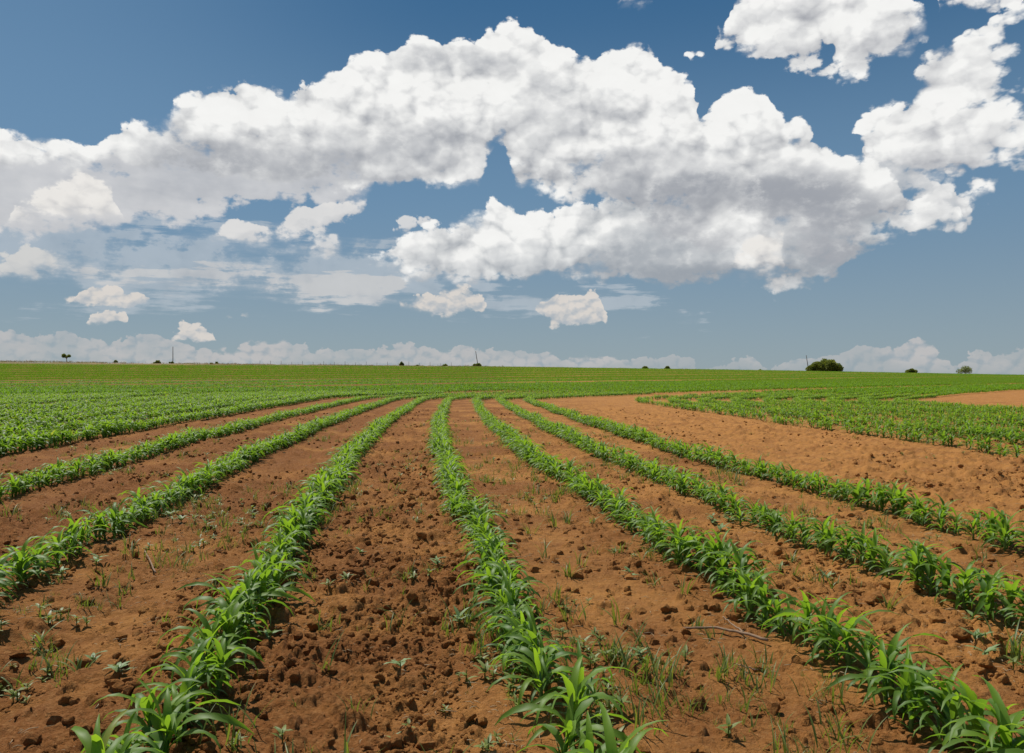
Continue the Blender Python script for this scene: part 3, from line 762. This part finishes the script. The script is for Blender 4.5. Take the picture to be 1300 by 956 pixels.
# fallen dry maize stem with a side twig
def branch(pts, rad, name, parent):
    P3 = [(place(a, b)[0], place(a, b)[1], place(a, b, c)[2]) for a, b, c in pts]
    P3 = np.array(P3); t = np.linspace(0, 1, len(P3)); tt = np.linspace(0, 1, 14)
    P3 = np.stack([np.interp(tt, t, P3[:, i]) for i in range(3)], -1)
    P3[:, 2] = np.convolve(np.pad(P3[:, 2], 2, 'edge'), np.ones(5)/5, 'valid')+.01
    loc = np.array(parent.location); P3 = P3-loc+RNG.normal(0, .002, P3.shape)
    V, F = tube_np(P3, np.interp(tt, [0, 1], rad), 8); return mesh_np(name, V, F, M_wood, parent)
b0_ = empty('dead_branch', place(930, 812)); branch([(868, 805, .02), (905, 806, .02), (940, 815, .02), (975, 826, .015)], (.006, .009), 'stem', b0_)
branch([(918, 797, .03), (932, 806, .02), (944, 815, .02)], (.003, .006), 'twig', b0_)
tag(b0_, 'dry forked grey brown stick lying on the soil right of centre', 'stick')
b1_ = empty('dead_branch', place(948, 856)); branch([(935, 852, .01), (948, 856, .015), (962, 858, .01)], (.003, .004), 'stem', b1_)
tag(b1_, 'short dark twig near the bottom edge below the forked stick', 'stick')
b2_ = empty('dead_branch', place(192, 716)); branch([(184, 706, .03), (190, 714, .03), (197, 726, .01)], (.005, .006), 'stem', b2_)
tag(b2_, 'pale bent dry stalk lying between the left rows', 'stick')

# ------------------------------------------------------------------ the brow of the hill
def brow(px, Y):
    u = (px-650)/1000; return u*Y, Y, float(terrain(np.array([u*Y]), np.array([Y]))[0])
def foliage(rng, lobes, n, leaf):
    """many leaf clumps through the volume of a few uneven lobes"""
    P_ = []
    tot = sum(l[3]*l[4]*l[5] for l in lobes)
    for cx, cy, cz, rx, ry, rz in lobes:
        m = max(10, int(n*rx*ry*rz/tot)); v = rng.normal(size=(m, 3)); v /= np.linalg.norm(v, axis=1)[:, None]
        r = rng.random(m)**.28
        lump = 1+.35*fbm(v[:, 0]*2.5+cx, v[:, 1]*2.5+v[:, 2]*2+cz, 7, 3)
        P_.append(np.stack([cx+v[:, 0]*r*lump*rx, cy+v[:, 1]*r*lump*ry, np.maximum(cz+v[:, 2]*r*lump*rz, .03)], -1))
    P_ = np.concatenate(P_); m = len(P_)
    a = rng.normal(size=(m, 3)); a /= np.linalg.norm(a, axis=1)[:, None]; b = rng.normal(size=(m, 3)); b -= (a*b).sum(1)[:, None]*a; b /= np.linalg.norm(b, axis=1)[:, None]
    s = (leaf*rng.uniform(.6, 1.4, m))[:, None]
    V = np.stack([P_-a*s, P_-b*s*.5, P_+a*s, P_+b*s*.5], 1).reshape(-1, 3); F = np.arange(m*4).reshape(m, 4)
    rn = np.clip(.5+1.3*fbm(P_[:, 0]*.8, P_[:, 2]*.8+P_[:, 1]*.5, 4, 2)+rng.normal(0, .15, m), 0, 1)
    return V, F, np.repeat(rn, 4)
def bush(px, Y, w, h, label, seed, cat='bush', nl=9, n=2600, name='round_bush', group='bushes along the skyline', lift=0.):
    rng = np.random.default_rng(seed); x, y, z = brow(px, Y); o = empty(name, (x, y, z-.1+lift))
    lobes = []
    for k in range(nl):
        f = (k+.5)/nl*2-1; hh = math.sqrt(max(.12, 1-f*f*.85))*rng.uniform(.8, 1.05)
        lobes.append((f*w*.40, rng.normal(0, w*.12), h*hh*.48, w*rng.uniform(.11, .2), w*.16, h*hh*rng.uniform(.42, .56)))
    V, F, r = foliage(rng, lobes, n, .05*w**.5+.10); mesh_np('foliage', V, F, M_bush, o, rnd=r, smooth=False)
    pp = []
    for k in range(4):
        a = rng.random()*6.28; q, w_ = tube_np([(0, 0, -.2), (math.cos(a)*w*.08, math.sin(a)*w*.08, h*.3), (math.cos(a)*w*.22, math.sin(a)*w*.2, h*.65)], [.02*h+.03, .015*h+.02, .01*h], 6); pp.append((q, w_, .3))
    V, F, r = merge(pp); mesh_np('stems', V, F, M_wood, o, rnd=r)
    tag(o, label, cat, group); return o
bush(1047, 296, 13.0, 5.0, 'largest dark green bush on the skyline beside a leaning pole', 1, nl=11, n=16000)
bush(1157, 298, 4.6, 1.9, 'low dark bush on the skyline right of the largest bush', 2, n=4000)
bush(200, 294, 2.4, 1.5, 'small round bush on the skyline left of the straight pole', 3, n=1500)
bush(147, 296, 1.4, 1.0, 'tiny bush between the lone tree and the straight pole', 4, n=800)
bush(268, 296, 1.0, 1.0, 'first of two tiny shrubs right of the straight pole', 5, n=600, nl=4)
bush(275, 296, 1.5, 1.2, 'second of two tiny shrubs right of the straight pole', 6, n=800, nl=4)
bush(510, 297, 1.9, 1.5, 'small green bush on the skyline well left of the slanting middle pole', 7, n=1500)
bush(530, 298, 1.2, .9, 'tiny bush beside a short fence post on the skyline', 17, n=600, nl=4)
bush(565, 297, 2.2, 1.2, 'small bush just left of the slanting middle pole', 8, n=1500)
bush(606, 296, 3.4, 1.3, 'low wide bush at the foot of the slanting middle pole', 9, n=2000)
bush(819, 297, 2.4, 1.4, 'left bush of the pair standing alone on the centre skyline', 10, n=1500)
bush(847, 297, 2.4, 1.5, 'right bush of the pair standing alone on the centre skyline', 11, n=1500)
bush(965, 299, 1.8, .7, 'tiny low bush on the skyline left of the pole and big bush', 12, n=600, nl=4)
bush(218, 293, 1.6, .8, 'low weed bush at the foot of the straight pole', 13, n=600, nl=4)

def tree(px, Y, h, crown, label, seed, w):
    rng = np.random.default_rng(seed); x, y, z = brow(px, Y); o = empty('small_tree', (x, y, z-.1))
    tr = [tube_np([(0, 0, -.3), (.05, 0, h*.25), (-.02, .02, h*.5), (.05, 0, h*.75)], [.16, .13, .10, .05], 8)]
    for lx, ly, lz, *_ in crown: tr.append(tube_np([(0, 0, h*.38), (lx*.5, ly*.5, (h*.38+lz)*.55), (lx, ly, lz)], [.08, .05, .02], 6))
    V, F, r = merge([(v, f, .3) for v, f in tr]); mesh_np('trunk', V, F, M_wood, o, rnd=r)
    V, F, r = foliage(rng, crown, 2200, .16); mesh_np('crown', V, F, M_bush, o, rnd=r, smooth=False)
    tag(o, label, 'tree')
tree(84.5, 297, 3.4, [(-1.0, 0, 2.6, .75, .7, .75), (-.3, .2, 2.3, .6, .5, .5), (.9, 0, 2.5, .7, .6, .55), (.3, -.2, 2.2, .5, .5, .3)], 'lone small tree with a flat split crown on the left skyline', 21, 3)
tree(1225, 330, 4.6, [(-2.0, 0, 1.6, 1.6, 1.2, 1.1), (.3, 0, 2.4, 1.9, 1.6, 1.6), (1.8, .3, 2.0, 1.5, 1.2, 1.3)], 'bluish rounded tree peeping over the skyline at far right', 22, 5)

def pole(px, Y, h, lean, label):
    x, y, z = brow(px, Y)
    V, F = tube_np([(0, 0, -.5), (0, 0, h*.5), (0, 0, h)], [.15, .13, .11], 10); o = mesh_np('utility_pole', V, F, M_pole, loc=(x, y, z-.3)); o.rotation_euler = (0, R(lean), 0)
    tag(o, label, 'pole', 'poles along the skyline')
pole(219.5, 295, 6.7, 0, 'thin upright wooden pole on the left skyline')
pole(607, 296, 6.0, -9, 'thin wooden pole slanting on the middle skyline')
pole(1027, 297, 6.6, -9, 'thin leaning pole standing left of the largest bush')

# fence on the brow, posts a few metres apart and two wires
fo = empty('wire_fence', brow(450, 298))
fx, fy, fz = fo.location
pts = []
for px in np.arange(330, 585, 13.5):
    x, y, z = brow(px, 298); h_ = 1.25 if int(px) % 3 else 1.6
    V, F = tube_np([(0, 0, -.3), (0, 0, h_*.5), (0, 0, h_)], [.07, .06, .055], 6)
    p_ = mesh_np('post', V, F, M_pole, fo, loc=(x-fx, y-fy, z-fz)); pts.append((x-fx, y-fy, z-fz))
for hh in (.5, 1.0):
    V, F = tube_np([(a, b, c+hh) for a, b, c in pts], [.008]*len(pts), 4); mesh_np('wire', V, F, M_pole, fo)
tag(fo, 'thin wire fence of short posts along the skyline left of centre', 'fence')

# dry grass verge
rng = np.random.default_rng(77)
def verge(name, n, pxr, Yr, hgt, label, seed, mat, spotty=True):
    rng = np.random.default_rng(seed); px = rng.uniform(*pxr, n); Y = rng.uniform(*Yr, n)
    if spotty:
        k = fbm(px/22, Y/14, 5, 3) > -.02; px, Y = px[k], Y[k]
    x = (px-650)/1000*Y; z = terrain(x, Y); vs = [grass_tuft(np.random.default_rng(400+k), 8, 1., .05, .25) for k in range(5)]
    which = rng.integers(0, 5, len(x)); Vs, Fs, Rs, off = [], [], [], 0
    for k, (V, F, r) in enumerate(vs):
        q = which == k; m = int(q.sum()); s = rng.uniform(*hgt, m)
        Vs.append(np.stack([V[:, 0][None]*s[:, None]+x[q][:, None], V[:, 1][None]*s[:, None]+Y[q][:, None], V[:, 2][None]*s[:, None]+z[q][:, None]], -1).reshape(-1, 3))
        Fs.append((F[None]+(np.arange(m)*len(V))[:, None, None]).reshape(-1, 4)+off); off += m*len(V); Rs.append(np.clip(np.tile(r, m)+np.repeat(rng.normal(0, .2, m), len(V)), 0, 1))
    o = mesh_np(name, np.concatenate(Vs), np.concatenate(Fs), mat, rnd=np.concatenate(Rs)); tag(o, label, 'grass', kind='stuff')
verge('dry_grass', 6000, (-150, 640), (272, 303), (.3, .8), 'band of dry tan and green grass along the left skyline', 5, M_dry)
verge('dry_grass', 700, (700, 1450), (296, 303), (.25, .6), 'sparse tan grass along the right skyline', 6, M_dry)
verge('green_grass', 1800, (-150, 620), (240, 300), (.3, .6), 'rough green grass verge on the left brow', 7, M_weed)
